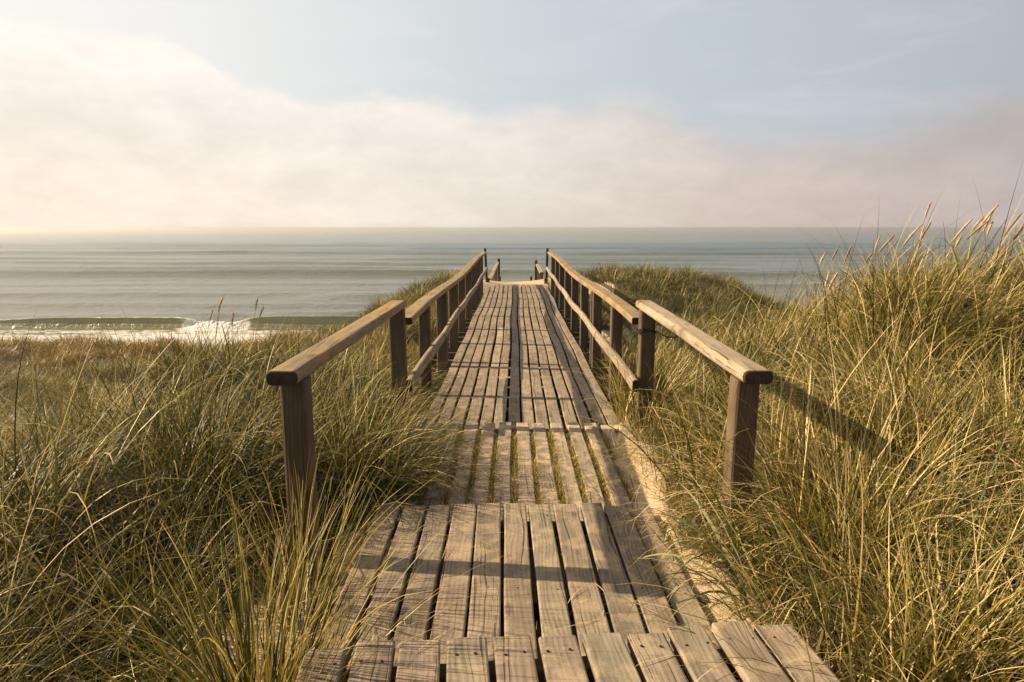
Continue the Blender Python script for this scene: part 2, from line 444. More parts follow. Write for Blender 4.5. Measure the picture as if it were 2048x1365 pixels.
def sea_material():
    m, t, b = new_mat('sea_water')
    o = t.n('ShaderNodeTexCoord').outputs['Object']
    w1 = t.noise(t.vmul(o, (1.5, .75, 1)), 1.0, 4, .62, .2)
    w2 = t.noise(t.vmul(o, (.30, .17, 1)), 1.0, 5, .62, .3)
    w3 = t.noise(t.vmul(o, (.010, .045, 1)), 1.0, 5, .6, .3)
    w4 = t.noise(t.vmul(o, (.0012, .010, 1)), 1.0, 5, .6, .2)
    sep = t.n('ShaderNodeSeparateXYZ', {0: o})
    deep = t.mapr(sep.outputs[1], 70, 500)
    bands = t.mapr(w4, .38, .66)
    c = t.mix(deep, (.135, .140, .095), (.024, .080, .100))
    c = t.mix(t.attr('face'), c, (.33, .32, .16))  # turbid olive wave face, light shining through it put into the colour
    c = t.mix(t.math('MULTIPLY', bands, .35), c, (.05, .07, .07))
    foam = t.attr('foam')
    fn = t.noise(t.vmul(o, (.9, 2.2, 1)), 1.0, 7, .68, .8)
    ff = t.mapr(t.math('ADD', foam, t.math('MULTIPLY', t.math('SUBTRACT', fn, .5), 1.5)), .42, .72)
    ff = t.math('MULTIPLY', ff, t.mapr(foam, .02, .25))
    c = t.mix(ff, c, (.74, .71, .66))
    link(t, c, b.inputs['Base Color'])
    link(t, t.mapr(ff, 0, 1, .24, .85), b.inputs['Roughness'])
    b.inputs['IOR'].default_value = 1.33
    n = bump(t, w1, .9, .14)
    n = t.n('ShaderNodeBump', {'Height': w2, 'Strength': .75, 'Distance': .5, 'Normal': n}).outputs[0]
    n = t.n('ShaderNodeBump', {'Height': w3, 'Strength': .35, 'Distance': 1.6, 'Normal': n}).outputs[0]
    link(t, n, b.inputs['Normal'])
    return m


M_SEA = sea_material()


def foam_material():
    m, t, b = new_mat('white_water')
    o = t.n('ShaderNodeTexCoord').outputs['Object']
    n = t.noise(o, 3.0, 6, .7)
    link(t, t.ramp(n, [(.3, (.72, .70, .66)), (.6, (.90, .88, .85))]), b.inputs['Base Color'])
    b.inputs['Roughness'].default_value = .9
    b.inputs['Subsurface Weight'].default_value = 0.0
    link(t, bump(t, n, .8, .2), b.inputs['Normal'])
    return m


M_FOAM = foam_material()


# ------------------------------------------------------------------ mesh helpers
def mesh_from_arrays(name, V, F, mats, attrs=None, mat_idx=None, smooth_shade=False):
    me = bpy.data.meshes.new(name)
    V = np.asarray(V, np.float32)
    F = np.asarray(F, np.int32)
    k = F.shape[1]
    me.vertices.add(len(V))
    me.vertices.foreach_set('co', V.ravel())
    me.loops.add(F.size)
    me.loops.foreach_set('vertex_index', F.ravel())
    me.polygons.add(len(F))
    me.polygons.foreach_set('loop_start', np.arange(0, F.size, k, dtype=np.int32))
    for m in mats:
        me.materials.append(m)
    if mat_idx is not None:
        me.polygons.foreach_set('material_index', np.asarray(mat_idx, np.int32))
    me.polygons.foreach_set('use_smooth', np.full(len(F), smooth_shade))
    me.update(calc_edges=True)
    for n, a in (attrs or {}).items():
        a = np.asarray(a, np.float32)
        if a.ndim == 2:
            at = me.attributes.new(n, 'FLOAT_VECTOR', 'POINT')
            at.data.foreach_set('vector', a.ravel())
        else:
            at = me.attributes.new(n, 'FLOAT', 'POINT')
            at.data.foreach_set('value', a)
    return me


def add_mesh(name, me, parent=None):
    o = bpy.data.objects.new(name, me)
    col.objects.link(o)
    if parent is not None:
        o.parent = parent
        o.matrix_parent_inverse = Matrix.Translation(-parent.location) if parent.rotation_euler.z == 0 else Matrix()
    return o


class Wood:
    """collects timbers; build() links them as one mesh"""
    def __init__(s):
        s.v, s.f, s.g, s.t, s.mi = [], [], [], [], []

    def timber(s, pts, w, h, r=.006, up=(0, 0, 1), tone=None, mi=0, end=None, wob=0.0, n=0, rs=2):
        """a squared timber swept along pts; w across, h along up, rounded by r; end = material index of the cut ends"""
        pts = [Vector(p) for p in pts]
        if n:                                                   # subdivide a straight run
            pts = [pts[0].lerp(pts[-1], i / n) for i in range(n + 1)]
        up = Vector(up).normalized()
        sec = []
        for cx, cy, a0 in ((1, 1, 0), (-1, 1, 90), (-1, -1, 180), (1, -1, 270)):
            for k in range(rs + 1):
                a = R(a0 + 90 * k / rs)
                sec.append((cx * (w / 2 - r) + r * math.cos(a), cy * (h / 2 - r) + r * math.sin(a)))
        m = len(sec)
        tone = random.random() if tone is None else tone
        off = Vector((random.uniform(0, 50), random.uniform(0, 50), random.uniform(0, 50)))
        base = len(s.v)
        L = 0
        ph = random.uniform(0, 9)
        for i, p in enumerate(pts):
            d = (pts[min(i + 1, len(pts) - 1)] - pts[max(i - 1, 0)]).normalized()
            side = d.cross(up).normalized()
            u2 = side.cross(d).normalized()
            if i:
                L += (p - pts[i - 1]).length
            wo = wob * math.sin(L * 2.1 + ph) + wob * .6 * math.sin(L * 4.7 + ph * 2)
            sx = 1.0
            for (a, b_) in sec:
                q = p + side * (a * sx + wo) + u2 * (b_ + wo * .5)
                s.v.append(q)
                s.g.append((off.x + a, off.y + L, off.z + b_))
                s.t.append(tone)
        for i in range(len(pts) - 1):
            for k in range(m):
                a, b_ = base + i * m + k, base + i * m + (k + 1) % m
                s.f.append((a, b_, b_ + m, a + m)); s.mi.append(mi)
        e = mi if end is None else end
        # caps with own vertices so the cut end has its own texture coordinates; shallow chamfer
        for i, sgn in ((0, -1), (len(pts) - 1, 1)):
            ring = [base + i * m + k for k in range(m)]
            d = (pts[1] - pts[0]).normalized() if i == 0 else (pts[-1] - pts[-2]).normalized()
            cen = pts[i]
            nb = len(s.v)
            for k in range(m):
                q = s.v[ring[k]]
                q2 = cen + (q - cen) * (1 - min(.12, r * .8 / max(min(w, h), 1e-6))) + d * sgn * r * .35
                s.v.append(q2); g = s.g[ring[k]]
                s.g.append((g[0], off.y + g[2] * 2, g[2])); s.t.append(tone)
            for k in range(m):
                a, b_ = ring[k], ring[(k + 1) % m]
                c_, d_ = nb + (k + 1) % m, nb + k
                s.f.append((a, d_, c_, b_) if sgn > 0 else (a, b_, c_, d_)); s.mi.append(e)
            face = tuple(nb + k for k in range(m))
            s.f.append(face if sgn > 0 else face[::-1]); s.mi.append(e)
            if sgn < 0:
                pass
        return s

    def nail(s, p, r=.006, mi=1):
        base = len(s.v)
        for z, k in ((0, 1.0), (.0025, .8)):
            for i in range(7):
                a = i / 7 * 2 * math.pi
                s.v.append(Vector((p[0] + r * k * math.cos(a), p[1] + r * k * math.sin(a), p[2] + z)))
                s.g.append((p[0], p[1], p[2])); s.t.append(.5)
        for i in range(7):
            j = (i + 1) % 7
            s.f.append((base + i, base + j, base + 7 + j, base + 7 + i)); s.mi.append(mi)
        s.f.append(tuple(base + 7 + i for i in range(7))); s.mi.append(mi)

    def build(s, name, mats, parent=None, label=None):
        me = bpy.data.meshes.new(name)
        me.from_pydata([tuple(v) for v in s.v], [], s.f)
        for m in mats:
            me.materials.append(m)
        me.polygons.foreach_set('material_index', np.array(s.mi, np.int32))
        at = me.attributes.new('grain', 'FLOAT_VECTOR', 'POINT')
        at.data.foreach_set('vector', np.array(s.g, np.float32).ravel())
        at = me.attributes.new('plank_tone', 'FLOAT', 'POINT')
        at.data.foreach_set('value', np.array(s.t, np.float32))
        me.update()
        o = add_mesh(name, me, parent)
        if label:
            o['label'] = label
        return o


def U(a, b):
    return random.uniform(a, b)


# ------------------------------------------------------------------ ground
def build_ground():
    az = np.concatenate([np.linspace(-75, -50, 12), np.linspace(-48, 48, 300), np.linspace(50, 75, 12)])
    rows = [-2.5]
    while rows[-1] < 105:
        y = rows[-1]
        rows.append(y + (0.05 if y < 6.5 else max(.05, y * .010)))
    rows = np.array(rows)
    # columns widen with distance
    tt = np.tan(np.radians(az))
    X = tt[None, :] * (np.maximum(rows, 0)[:, None] * .9 + 3.2)
    Y = np.repeat(rows[:, None], len(az), 1)
    Z = ground(X, Y)
    V = np.stack([X, Y, Z], -1).reshape(-1, 3)
    nr, nc = X.shape
    i = np.arange(nr - 1)[:, None] * nc + np.arange(nc - 1)[None, :]
    F = np.stack([i, i + 1, i + nc + 1, i + nc], -1).reshape(-1, 4)
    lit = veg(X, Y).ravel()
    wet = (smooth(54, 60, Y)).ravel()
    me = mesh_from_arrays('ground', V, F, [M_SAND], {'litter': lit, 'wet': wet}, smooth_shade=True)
    tag(add_mesh('ground', me), 'pale dune sand falling away to the beach', 'sand', kind='structure')


build_ground()


# ------------------------------------------------------------------ sea
WAVE_Y = 76.0


def build_sea():
    rows = [56.0]
    while rows[-1] < 40000:
        y = rows[-1]
        if y < 72: s = .35
        elif y < 79: s = .10
        elif y < 130: s = .30
        elif y < 500: s = .30 + (y - 130) * .006
        else: s = y * .03
        rows.append(y + s)
    rows = np.array(rows)
    az = np.concatenate([np.linspace(-62, -42, 20), np.linspace(-41, 41, 420), np.linspace(42, 62, 20)])
    tt = np.tan(np.radians(az))
    X = rows[:, None] * tt[None, :]
    Y = np.repeat(rows[:, None], len(az), 1)
    Z = np.zeros_like(X)
    fade = smooth(900, 250, Y) * smooth(74, 90, Y)
    wobx = (fbm(X * .018, Y * .01, 5, 3) - .5)
    for lam, A, ph, sd in ((26.0, .62, 0.4, 60), (43.0, .35, 2.1, 64), (16.0, .30, 1.0, 68)):
        k = 2 * math.pi / lam
        u = k * (Y + wobx * 16 + X * .02 * (1 if sd != 64 else -1)) + ph
        amp = A * smooth(.30, .56, fbm(X * .012, Y * .03, sd, 3))
        cr = np.exp(2.0 * (np.sin(u) - 1))               # sharp crest, long trough
        Z += fade * amp * (cr * 1.7 - .35)
    Z += (fbm(X * .5, Y * 1.2, 77, 3) - .5) * .10 * smooth(400, 100, Y)
    # the breaker: long back, steep face towards the shore
    yc = WAVE_Y + (fbm(X * .03, X * 0 + 2, 90, 2) - .5) * 2.4
    D = Y - yc
    open_ = 1 - np.exp(-((X + 33.0) / 3.2) ** 4)          # the peak has already broken here
    H = (1.32 + (fbm(X * .05, X * 0, 91, 2) - .5) * .5) * smooth(-75, -50, X) * smooth(2, -12, X) * (.45 + .55 * open_)
    back = np.exp(-np.maximum(D, 0) / 5.0)
    front = smooth(-1.15, 0.0, D)
    Z += np.where(D >= 0, H * back, H * front)
    Z += SEA
    lip = np.clip(H, 0, 2) * np.exp(-((D + .05) / .28) ** 2)
    V = np.stack([X - 0 * X, Y - .35 * lip, Z], -1).reshape(-1, 3)
    # foam: wash between breaker and beach, whitewater where the peak broke, streaks behind
    wash = smooth(-.9, -2.4, D) * (.48 + .85 * (fbm(X * .06, Y * .45, 93, 3) - .5) + .35 * smooth(-4, -8, D)) * smooth(40, 15, X)
    peak = np.exp(-((X + 33.0) / 4.2) ** 4) * np.exp(-((D + 1.0) / 2.6) ** 2) * 1.2
    streak = smooth(.56, .72, fbm(X * .035, Y * .30, 95, 4)) * .42 * np.exp(-((Y - 86) / 9) ** 2)
    lipf = (.25 + smooth(.45, .7, fbm(X * .12, Y * 0, 98, 3)) * .5) * np.exp(-(D / .22) ** 2) * .9 * smooth(.3, .8, H)
    foam = np.clip(np.maximum(np.maximum(wash, peak), np.maximum(streak, lipf)), 0, 1.2)
    nr, nc = X.shape
    i = np.arange(nr - 1)[:, None] * nc + np.arange(nc - 1)[None, :]
    F = np.stack([i, i + 1, i + nc + 1, i + nc], -1).reshape(-1, 4)
    me = mesh_from_arrays('sea', V, F, [M_SEA], {'foam': foam.ravel(), 'face': (np.exp(-((D + .45) / .55) ** 2) * smooth(.2, .9, H)).ravel()}, smooth_shade=True)
    tag(add_mesh('sea', me), 'grey green sea with low swell lines reaching the horizon', 'sea', kind='structure')

    # tumbling white water at the broken peak
    gx, gy = np.arange(-38.5, -27.5, .07), np.arange(WAVE_Y - 4.2, WAVE_Y + .9, .07)
    X, Y = np.meshgrid(gx, gy)
    d = WAVE_Y - .35 - Y
    env = np.exp(-((X + 33) / 3.4) ** 2) * np.where(d < 0, np.exp(-(d / .5) ** 2), np.exp(-(d / 1.5) ** 2))
    lump = .5 + .75 * fbm(X * .7, Y * 1.0, 120, 3) + .25 * (fbm(X * 3.5, Y * 3.5, 124, 2) - .5)
    Z = SEA - .25 + env * 1.12 * lump
    nr, nc = X.shape
    i = np.arange(nr - 1)[:, None] * nc + np.arange(nc - 1)[None, :]
    F = np.stack([i, i + 1, i + nc + 1, i + nc], -1).reshape(-1, 4)
    V = np.stack([X + .5 * (fbm(X * 3, Y * 3, 130, 2) - .5) * env, Y, Z], -1).reshape(-1, 3)
    me = mesh_from_arrays('foam', V, F, [M_FOAM], smooth_shade=True)
    tag(add_mesh('foam', me), 'bright white water tumbling where the long wave breaks', 'foam', kind='stuff')


build_sea()

# ------------------------------------------------------------------ walkway platforms
def near_platform():
    e = empty('boardwalk_platform', (0.15, 2.12, -1.355), R(5))
    tag(e, 'nearest and highest plank platform, wide boards with nail heads at the bottom of the picture', 'boardwalk', 'boardwalk platforms')
    w = Wood()
    xs = np.arange(-5, 6) * .152
    for i, x in enumerate(xs):
        z = U(-.004, .004) - .022
        y1 = U(-.02, .015)
        w.timber([(x + U(-.004, .004), -1.6, z), (x + U(-.004, .004), y1, z + U(-.004, .004))], .131 + U(-.005, .005), .044, .007, n=14, wob=.0015, tone=U(.25, .95), end=0)
        for yy in (-.09, -.85):
            for dx in (-.034, .034):
                w.nail((x + dx + U(-.008, .008), yy + U(-.01, .01), z + .0215), .0055)
    o = w.build('deck', [M_PLANK, M_NAIL]); o.parent = e
    j = Wood()
    for yy in (-.09, -.85, -1.5):
        j.timber([(-.85, yy, -.105), (.85, yy, -.105)], .07, .115, .006, tone=.3)
    o = j.build('joist', [M_POST]); o.parent = e


def middle_platform():
    e = empty('boardwalk_platform', (0.02, 3.80, -1.60), R(.6))
    tag(e, 'middle plank platform crossed by a post shadow, one step below the nearest boards', 'boardwalk', 'boardwalk platforms')
    w = Wood()
    for i in range(-5, 6):
        x = i * .1468
        z = U(-.004, .004) - .022 - (.030 if i == 5 else 0)
        y1 = U(-.018, .012)
        lean = U(-.006, .006)
        tone = U(.35, .95)
        if i == 4: tone = .30  # shadow of the left rail put into this board's tone
        w.timber([(x - lean, -2.2, z), (x + lean, y1, z + U(-.003, .003))], .129 + U(-.006, .006), .044, .007, n=18, wob=.002, tone=tone)
        for yy in (-.16, -.95, -1.7):
            w.nail((x + U(-.03, .03), yy + U(-.01, .01), z + .0215), .005)
    o = w.build('deck', [M_PLANK, M_NAIL]); o.parent = e
    j = Wood()
    for yy in (-.16, -.95, -1.7):
        j.timber([(-.85, yy, -.105), (.85, yy, -.105)], .07, .115, .006, tone=.3)
    o = j.build('joist', [M_POST]); o.parent = e


def sandy_platform():
    e = empty('boardwalk_platform', (0.0, 5.86, -1.70), R(0))
    tag(e, 'sand strewn plank landing with grass sprouting in its gaps, just before the footbridge', 'boardwalk', 'boardwalk platforms')
    w = Wood()
    for i in range(-6, 8):
        x = i * .149 - .055 + U(-.006, .006)
        z = U(-.005, .004) - .022 - (.02 if abs(i - .5) > 5 else 0)
        w.timber([(x - U(-.006, .006), -2.3, z), (x, U(-.012, .012), z + U(-.003, .003))], (.108) + U(-.007, .007), .042, .007, n=16, wob=.0025, tone=U(.45, .95))
    o = w.build('deck', [M_SANDY, M_NAIL]); o.parent = e
    j = Wood()
    for yy in (-.08, -1.1, -2.1):
        j.timber([(-.95, yy, -.10), (1.05, yy, -.10)], .08, .11, .006, tone=.4)
    o = j.build('joist', [M_POST]); o.parent = e


near_platform(); middle_platform(); sandy_platform()

# ------------------------------------------------------------------ the footbridge
BZ = -1.80
def bz(y):      # the deck sags a little between its bents and rises to the far end
    return BZ + .05 * smooth(14, 21.5, np.float64(y)) + .014 * math.sin((y - 5.6) / 3.6 * 2 * math.pi)
def bxl(y):
    return -.83 + .005 * (y - 9)
def bxr(y):
    return 1.03 + .004 * (y - 9)


def footbridge():
    e = empty('footbridge', (0.1, 5.6, BZ))
    tag(e, 'long straight wooden footbridge with railings leading towards the sea', 'footbridge')
    w = Wood()
    seams = [5.62, 8.86, 12.45, 15.9, 18.7, 21.45]
    N = 14
    for s in range(len(seams) - 1):
        y0, y1 = seams[s] + .004, seams[s + 1] - .004
        shift = U(-.014, .014) if s else 0
        for i in range(N):
            tone = U(.35, .85)
            if i == 8 and s in (3, 4): tone = .25
            if i == 4 and s == 1: tone = 1.9
            j = U(-.006, .006)
            pts = []
            for q in range(13):
                y = y0 + (y1 - y0) * q / 12
                pw = (bxr(y) - bxl(y)) / N
                pts.append((bxl(y) + pw * (i + .5) + j + shift * math.sin(q / 12 * math.pi) , y, bz(y) - .02 + U(-.001, .001)))
            w.timber(pts, .109 + U(-.004, .003), .04, .006, wob=.002, tone=tone)
    w.build('deck', [M_DECK], e)
    # stringers and cross beams
    for x, nm in ((-1.23, 'side_beam'), (1.42, 'side_beam'), (-.55, 'stringer'), (.1, 'stringer'), (.75, 'stringer')):
        b = Wood()
        zo = -.05 if nm == 'side_beam' else -.20
        b.timber([(x, y, bz(y) + zo) for y in np.arange(5.9, 21.5, .8)], .08, .13, .006, tone=.25)
        b.build(nm, [M_DARKW if nm == 'side_beam' else M_POST], e)
    ys = [7.25, 8.9, 10.6, 12.35, 14.0, 15.75, 17.5, 19.3]
    for y in np.arange(6.2, 21.3, .55):
        b = Wood()
        b.timber([(bxl(y) - .36, y, bz(y) - .10), (bxr(y) + .36, y, bz(y) - .10)], .06, .10, .005, tone=U(.2, .6))
        b.build('cross_beam', [M_POST], e)
    # posts on both sides; two of them doubled
    def rail_z(y):
        t = (y - 5.9) / 15.3
        return -.80 + .03 * t + .055 * t * t + .035 * math.sin(t * 2 * math.pi * 1.5 + .6) * (1 - .4 * t)
    for side in (-1, 1):
        for k, y in enumerate(ys):
            yy = y + U(-.06, .06)
            x = (bxl(yy) - .095) if side < 0 else (bxr(yy) + .095)
            b = Wood()
            g = float(ground(x, yy)) - .4
            wd = U(.115, .145)
            b.timber([(x, yy, min(g, -2.3)), (x + U(-.006, .006), yy, rail_z(yy) - .064)], wd, .10 + U(0, .03), .012, up=(0, 1, 0), tone=U(.15, .6), n=5, wob=.002)
            b.build('post', [M_POST], e)
            if k == 1:
                b = Wood()
                b.timber([(x - side * .02, yy + .26, min(g, -2.3)), (x - side * .02, yy + .26, rail_z(yy + .26) - .064)], .075, .09, .01, up=(0, 1, 0), tone=.25, n=4)
                b.build('post', [M_POST], e)
        # tall dark end post
        x = (-.79) if side < 0 else 1.10
        b = Wood()
        b.timber([(x + side * -.035, 21.55, -2.6), (x + side * (.05 if side < 0 else .01), 21.55, -.62)], .07, .07, .008, up=(0, 1, 0), tone=.2, n=4)
        b.timber([(x - side * .03, 21.50, -2.4), (x - side * .03, 21.50, -1.55)], .11, .11, .01, up=(0, 1, 0), tone=.1)
        b.build('end_post', [M_DARKW], e, 'tall dark end post')
        # hand rail, in lengths that butt end to end
        h = Wood()
        cuts = [5.97, 9.0, 12.4, 15.8, 19.3, 21.5]
        for a, b_ in zip(cuts[:-1], cuts[1:]):
            pts = []
            for q in range(9):
                y = a + .003 + (b_ - a - .006) * q / 8
                xx = (-.955 + .0062 * (y - 5.9)) if side < 0 else (1.13 + .0035 * (y - 5.9))
                pts.append((xx + U(-.002, .002), y, rail_z(y) - .03))
            h.timber(pts, .145, .064, .014, tone=U(.35, .75), end=1)
        h.build('handrail', [M_MOSSY, M_ENDG], e)
        # lower rail: half-round poles lapped at the posts
        l = Wood()
        cuts = [5.55, 8.2, 10.9, 14.2, 17.7, 21.45]
        for k, (a, b_) in enumerate(zip(cuts[:-1], cuts[1:])):
            pts = []
            for q in range(9):
                y = a + (b_ - a + .06) * q / 8
                xx = (bxl(y) - .012) if side < 0 else (bxr(y) + .012)
                pts.append((xx + (.006 if k % 2 else 0) * -side, y, bz(y) + .51 + .008 * math.sin(y * .8 + side) + (.008 if k % 2 else 0)))
            l.timber(pts, .055, .105 - .012 * (k % 2), .02, tone=U(.3, .8), wob=.0012, end=1, rs=3)
        l.build('lower_rail', [M_RAIL, M_ENDG], e)


footbridge()

# ------------------------------------------------------------------ short handrails by the landing
def short_handrail(side):
    if side < 0:
        a, b_ = (-1.035, 3.0, -.665), (-.995, 5.95, -.655)
        e = empty('handrail_fence', (-1.02, 3.12, -1.7))
        tag(e, 'short handrail with orange lichen on top, rising from the long grass', 'handrail', 'short handrails before the footbridge')
    else:
        a, b_ = (1.18, 3.2, -.705), (1.155, 5.95, -.655)
        e = empty('handrail_fence', (1.16, 3.3, -1.6))
        tag(e, 'short pale sunlit handrail with wire round its far post, beside the grassy dune', 'handrail', 'short handrails before the footbridge')
    w = Wood()
    w.timber([tuple(a[k] + (b_[k] - a[k]) * i / 12 for k in range(3)) for i in range(13)], .148, .068, .028, tone=.75 if side > 0 else .5, end=1, wob=.002, rs=4)
    w.build('top_rail', [M_RAIL if side > 0 else M_MOSSY, M_ENDG], e)
    for k, (x, y, top, wd) in enumerate(((a[0] + (.02 if side < 0 else -.02), a[1] + .13, a[2] - .034, .118), (b_[0] + (.012 if side < 0 else .0), b_[1] - .14, b_[2] - .034, .128))):
        g = float(ground(x, y)) - .35
        p = Wood()
        p.timber([(x + (.0 if k else -side * .012), y, min(g, -2.1)), (x, y, top)], wd, .125, .014, up=(0, 1, 0), tone=.55 if k == 0 else .3, n=6, wob=.003)
        p.build('post', [M_POST], e)
    return e


short_handrail(-1)
short_handrail(1)


def tube(pts, rad, nseg=6):
    pts = [Vector(p) for p in pts]
    V, F = [], []
    for i, p in enumerate(pts):
        d = (pts[min(i + 1, len(pts) - 1)] - pts[max(i - 1, 0)]).normalized()
        u = d.orthogonal().normalized()
        v = d.cross(u)
        r = rad[i] if isinstance(rad, (list, tuple)) else rad
        for k in range(nseg):
            a = 2 * math.pi * k / nseg
            V.append(p + u * math.cos(a) * r + v * math.sin(a) * r)
    for i in range(len(pts) - 1):
        for k in range(nseg):
            a, b_ = i * nseg + k, i * nseg + (k + 1) % nseg
            F.append((a, b_, b_ + nseg, a + nseg))
    return [tuple(v) for v in V], F


# rusty wire round the right-hand far post, its loose end hanging towards the grass
pts = []
cx, cy = 1.155, 5.81
for i in range(40):
    a = i / 13 * 2 * math.pi
    pts.append((cx + .082 * max(-.86, min(.86, math.cos(a) * 1.25)), cy + .080 * max(-.88, min(.88, math.sin(a) * 1.25)), -.86 + .018 * math.sin(i * .9) - i * .0004))
for i in range(10):
    pts.append((cx + .08 + i * .045, cy - .06 - i * .012, -.87 - .035 * math.sin(i * .7) - .004 * i))
V, F = tube(pts, .0055, 5)
wo = add_mesh('wire', mesh_from_arrays('wire', V, F, [M_WIRE], smooth_shade=True))
tag(wo, 'dark rusty wire wound round the right post where the bridge railing begins', 'wire')


# ------------------------------------------------------------------ railings going down to the beach behind the bridge
def beach_railing(side):
    if side < 0:
        e = empty('stair_railing', (-.75, 25, -2.6))
        tag(e, 'low far railing going down to the beach, left of the sandy gap', 'railing', 'railings beyond the footbridge')
        y0, y1, x0, x1 = 24.4, 35.5, -.80, -.74
    else:
        e = empty('stair_railing', (1.22, 28, -2.6))
        tag(e, 'low far railing going down to the beach, right of the sandy gap', 'railing', 'railings beyond the footbridge')
        y0, y1, x0, x1 = 28.0, 33.5, 1.22, 1.24
    w = Wood()
    w.timber([(x0, y0, -1.82), (x1, y1, -1.76)], .16, .08, .014, tone=.8, n=6, end=1)
    w.build('handrail', [M_RAIL, M_ENDG], e)
    for k in range(5):
        y = y0 + .2 + (y1 - y0 - .3) * k / 4
        x = x0 + (x1 - x0) * k / 4
        p = Wood()
        if k == 4:
            p.timber([(x - side * .06, y + .2, -3.9), (x - side * .06, y + .2, -1.55)], .12, .12, .01, up=(0, 1, 0), tone=.2)
            p.build('end_post', [M_DARKW], e, 'dark post ending the railing')
        else:
            p.timber([(x, y, -3.8), (x, y, -1.861)], .12, .12, .01, up=(0, 1, 0), tone=.4)
            p.build('post', [M_POST], e)


beach_railing(-1); beach_railing(1)
for x, y, top, lab in ((-.73, 41, -2.86, 'small dark stake standing on the beach path, left one of two'), (1.15, 41, -2.86, 'small dark stake standing on the beach path, right one of two')):
    p = Wood()
    p.timber([(x, y, -7.0), (x, y, top)], .13, .13, .012, up=(0, 1, 0), tone=.15, n=3)
    tag(p.build('stake', [M_DARKW]), lab, 'stake', 'stakes on the beach path')

# ------------------------------------------------------------------ grass
def blades(root, az, tilt0, bend, L, w, tone, K=6, wind=0.0, twist=.6):
    """ribbon blades as arrays; returns V, F, tone, along"""
    n = len(root)
    s = np.linspace(0, 1, K)
    V = np.empty((n, K, 2, 3))
    p = np.array(root, float)
    ds = (L / (K - 1))[:, None]
    azv = az.copy()
    kink = rng.normal(0, .10, n)
    tw = rng.uniform(-twist, twist, n)
    for i in range(K):
        tl = tilt0 + bend * s[i] ** 1.5
        a = azv + kink * s[i] * 3
        d = np.stack([np.sin(tl) * np.cos(a), np.sin(tl) * np.sin(a), np.cos(tl)], -1)
        if i:
            p = p + (dprev + d) * .5 * ds
        dprev = d
        lat = np.stack([-np.sin(a), np.cos(a), 0 * a], -1)
        nor = np.cross(d, lat)
        wv = lat * np.cos(tw)[:, None] + nor * np.sin(tw)[:, None]
        ww = (w * (1 - s[i] ** 2.2 * .93) * (.65 + .35 * min(1, s[i] * 5)))[:, None] * .5
        V[:, i, 0] = p - wv * ww
        V[:, i, 1] = p + wv * ww
    idx = (np.arange(n) * K * 2)[:, None] + (np.arange(K - 1) * 2)[None, :]
    F = np.stack([idx, idx + 1, idx + 3, idx + 2], -1).reshape(-1, 4)
    T = np.repeat(tone, K * 2)
    A = np.tile(np.repeat(s, 2), n)
    return V.reshape(-1, 3), F, T, A


def join(parts):
    V, F, T, A, o = [], [], [], [], 0
    for v, f, t, a in parts:
        V.append(v); F.append(f + o); T.append(t); A.append(a)
        o += len(v)
    return np.concatenate(V), np.concatenate(F), np.concatenate(T), np.concatenate(A)


def grass_object(name, parts, mat, label=None, cat=None, kind=None, group=None):
    V, F, T, A = join(parts)
    me = mesh_from_arrays(name, V, F, [mat], {'blade_tone': np.clip(T, 0, 1), 'blade_along': A})
    return tag(add_mesh(name, me), label, cat, group, kind)


def scatter(x0, x1, y0, y1, per_m2, margin=1.0):
    n = int((x1 - x0) * (y1 - y0) * per_m2)
    x, y = rng.uniform(x0, x1, n), rng.uniform(y0, y1, n)
    cl = smooth(.30, .58, fbm(x * 1.1 + 3, y * 1.1, 66, 3)) * .55 + .45
    k = (np.abs(x) < .86 * y + 1.4 + margin) & (rng.uniform(0, 1, n) < veg(x, y) * cl)
    return x[k], y[k]


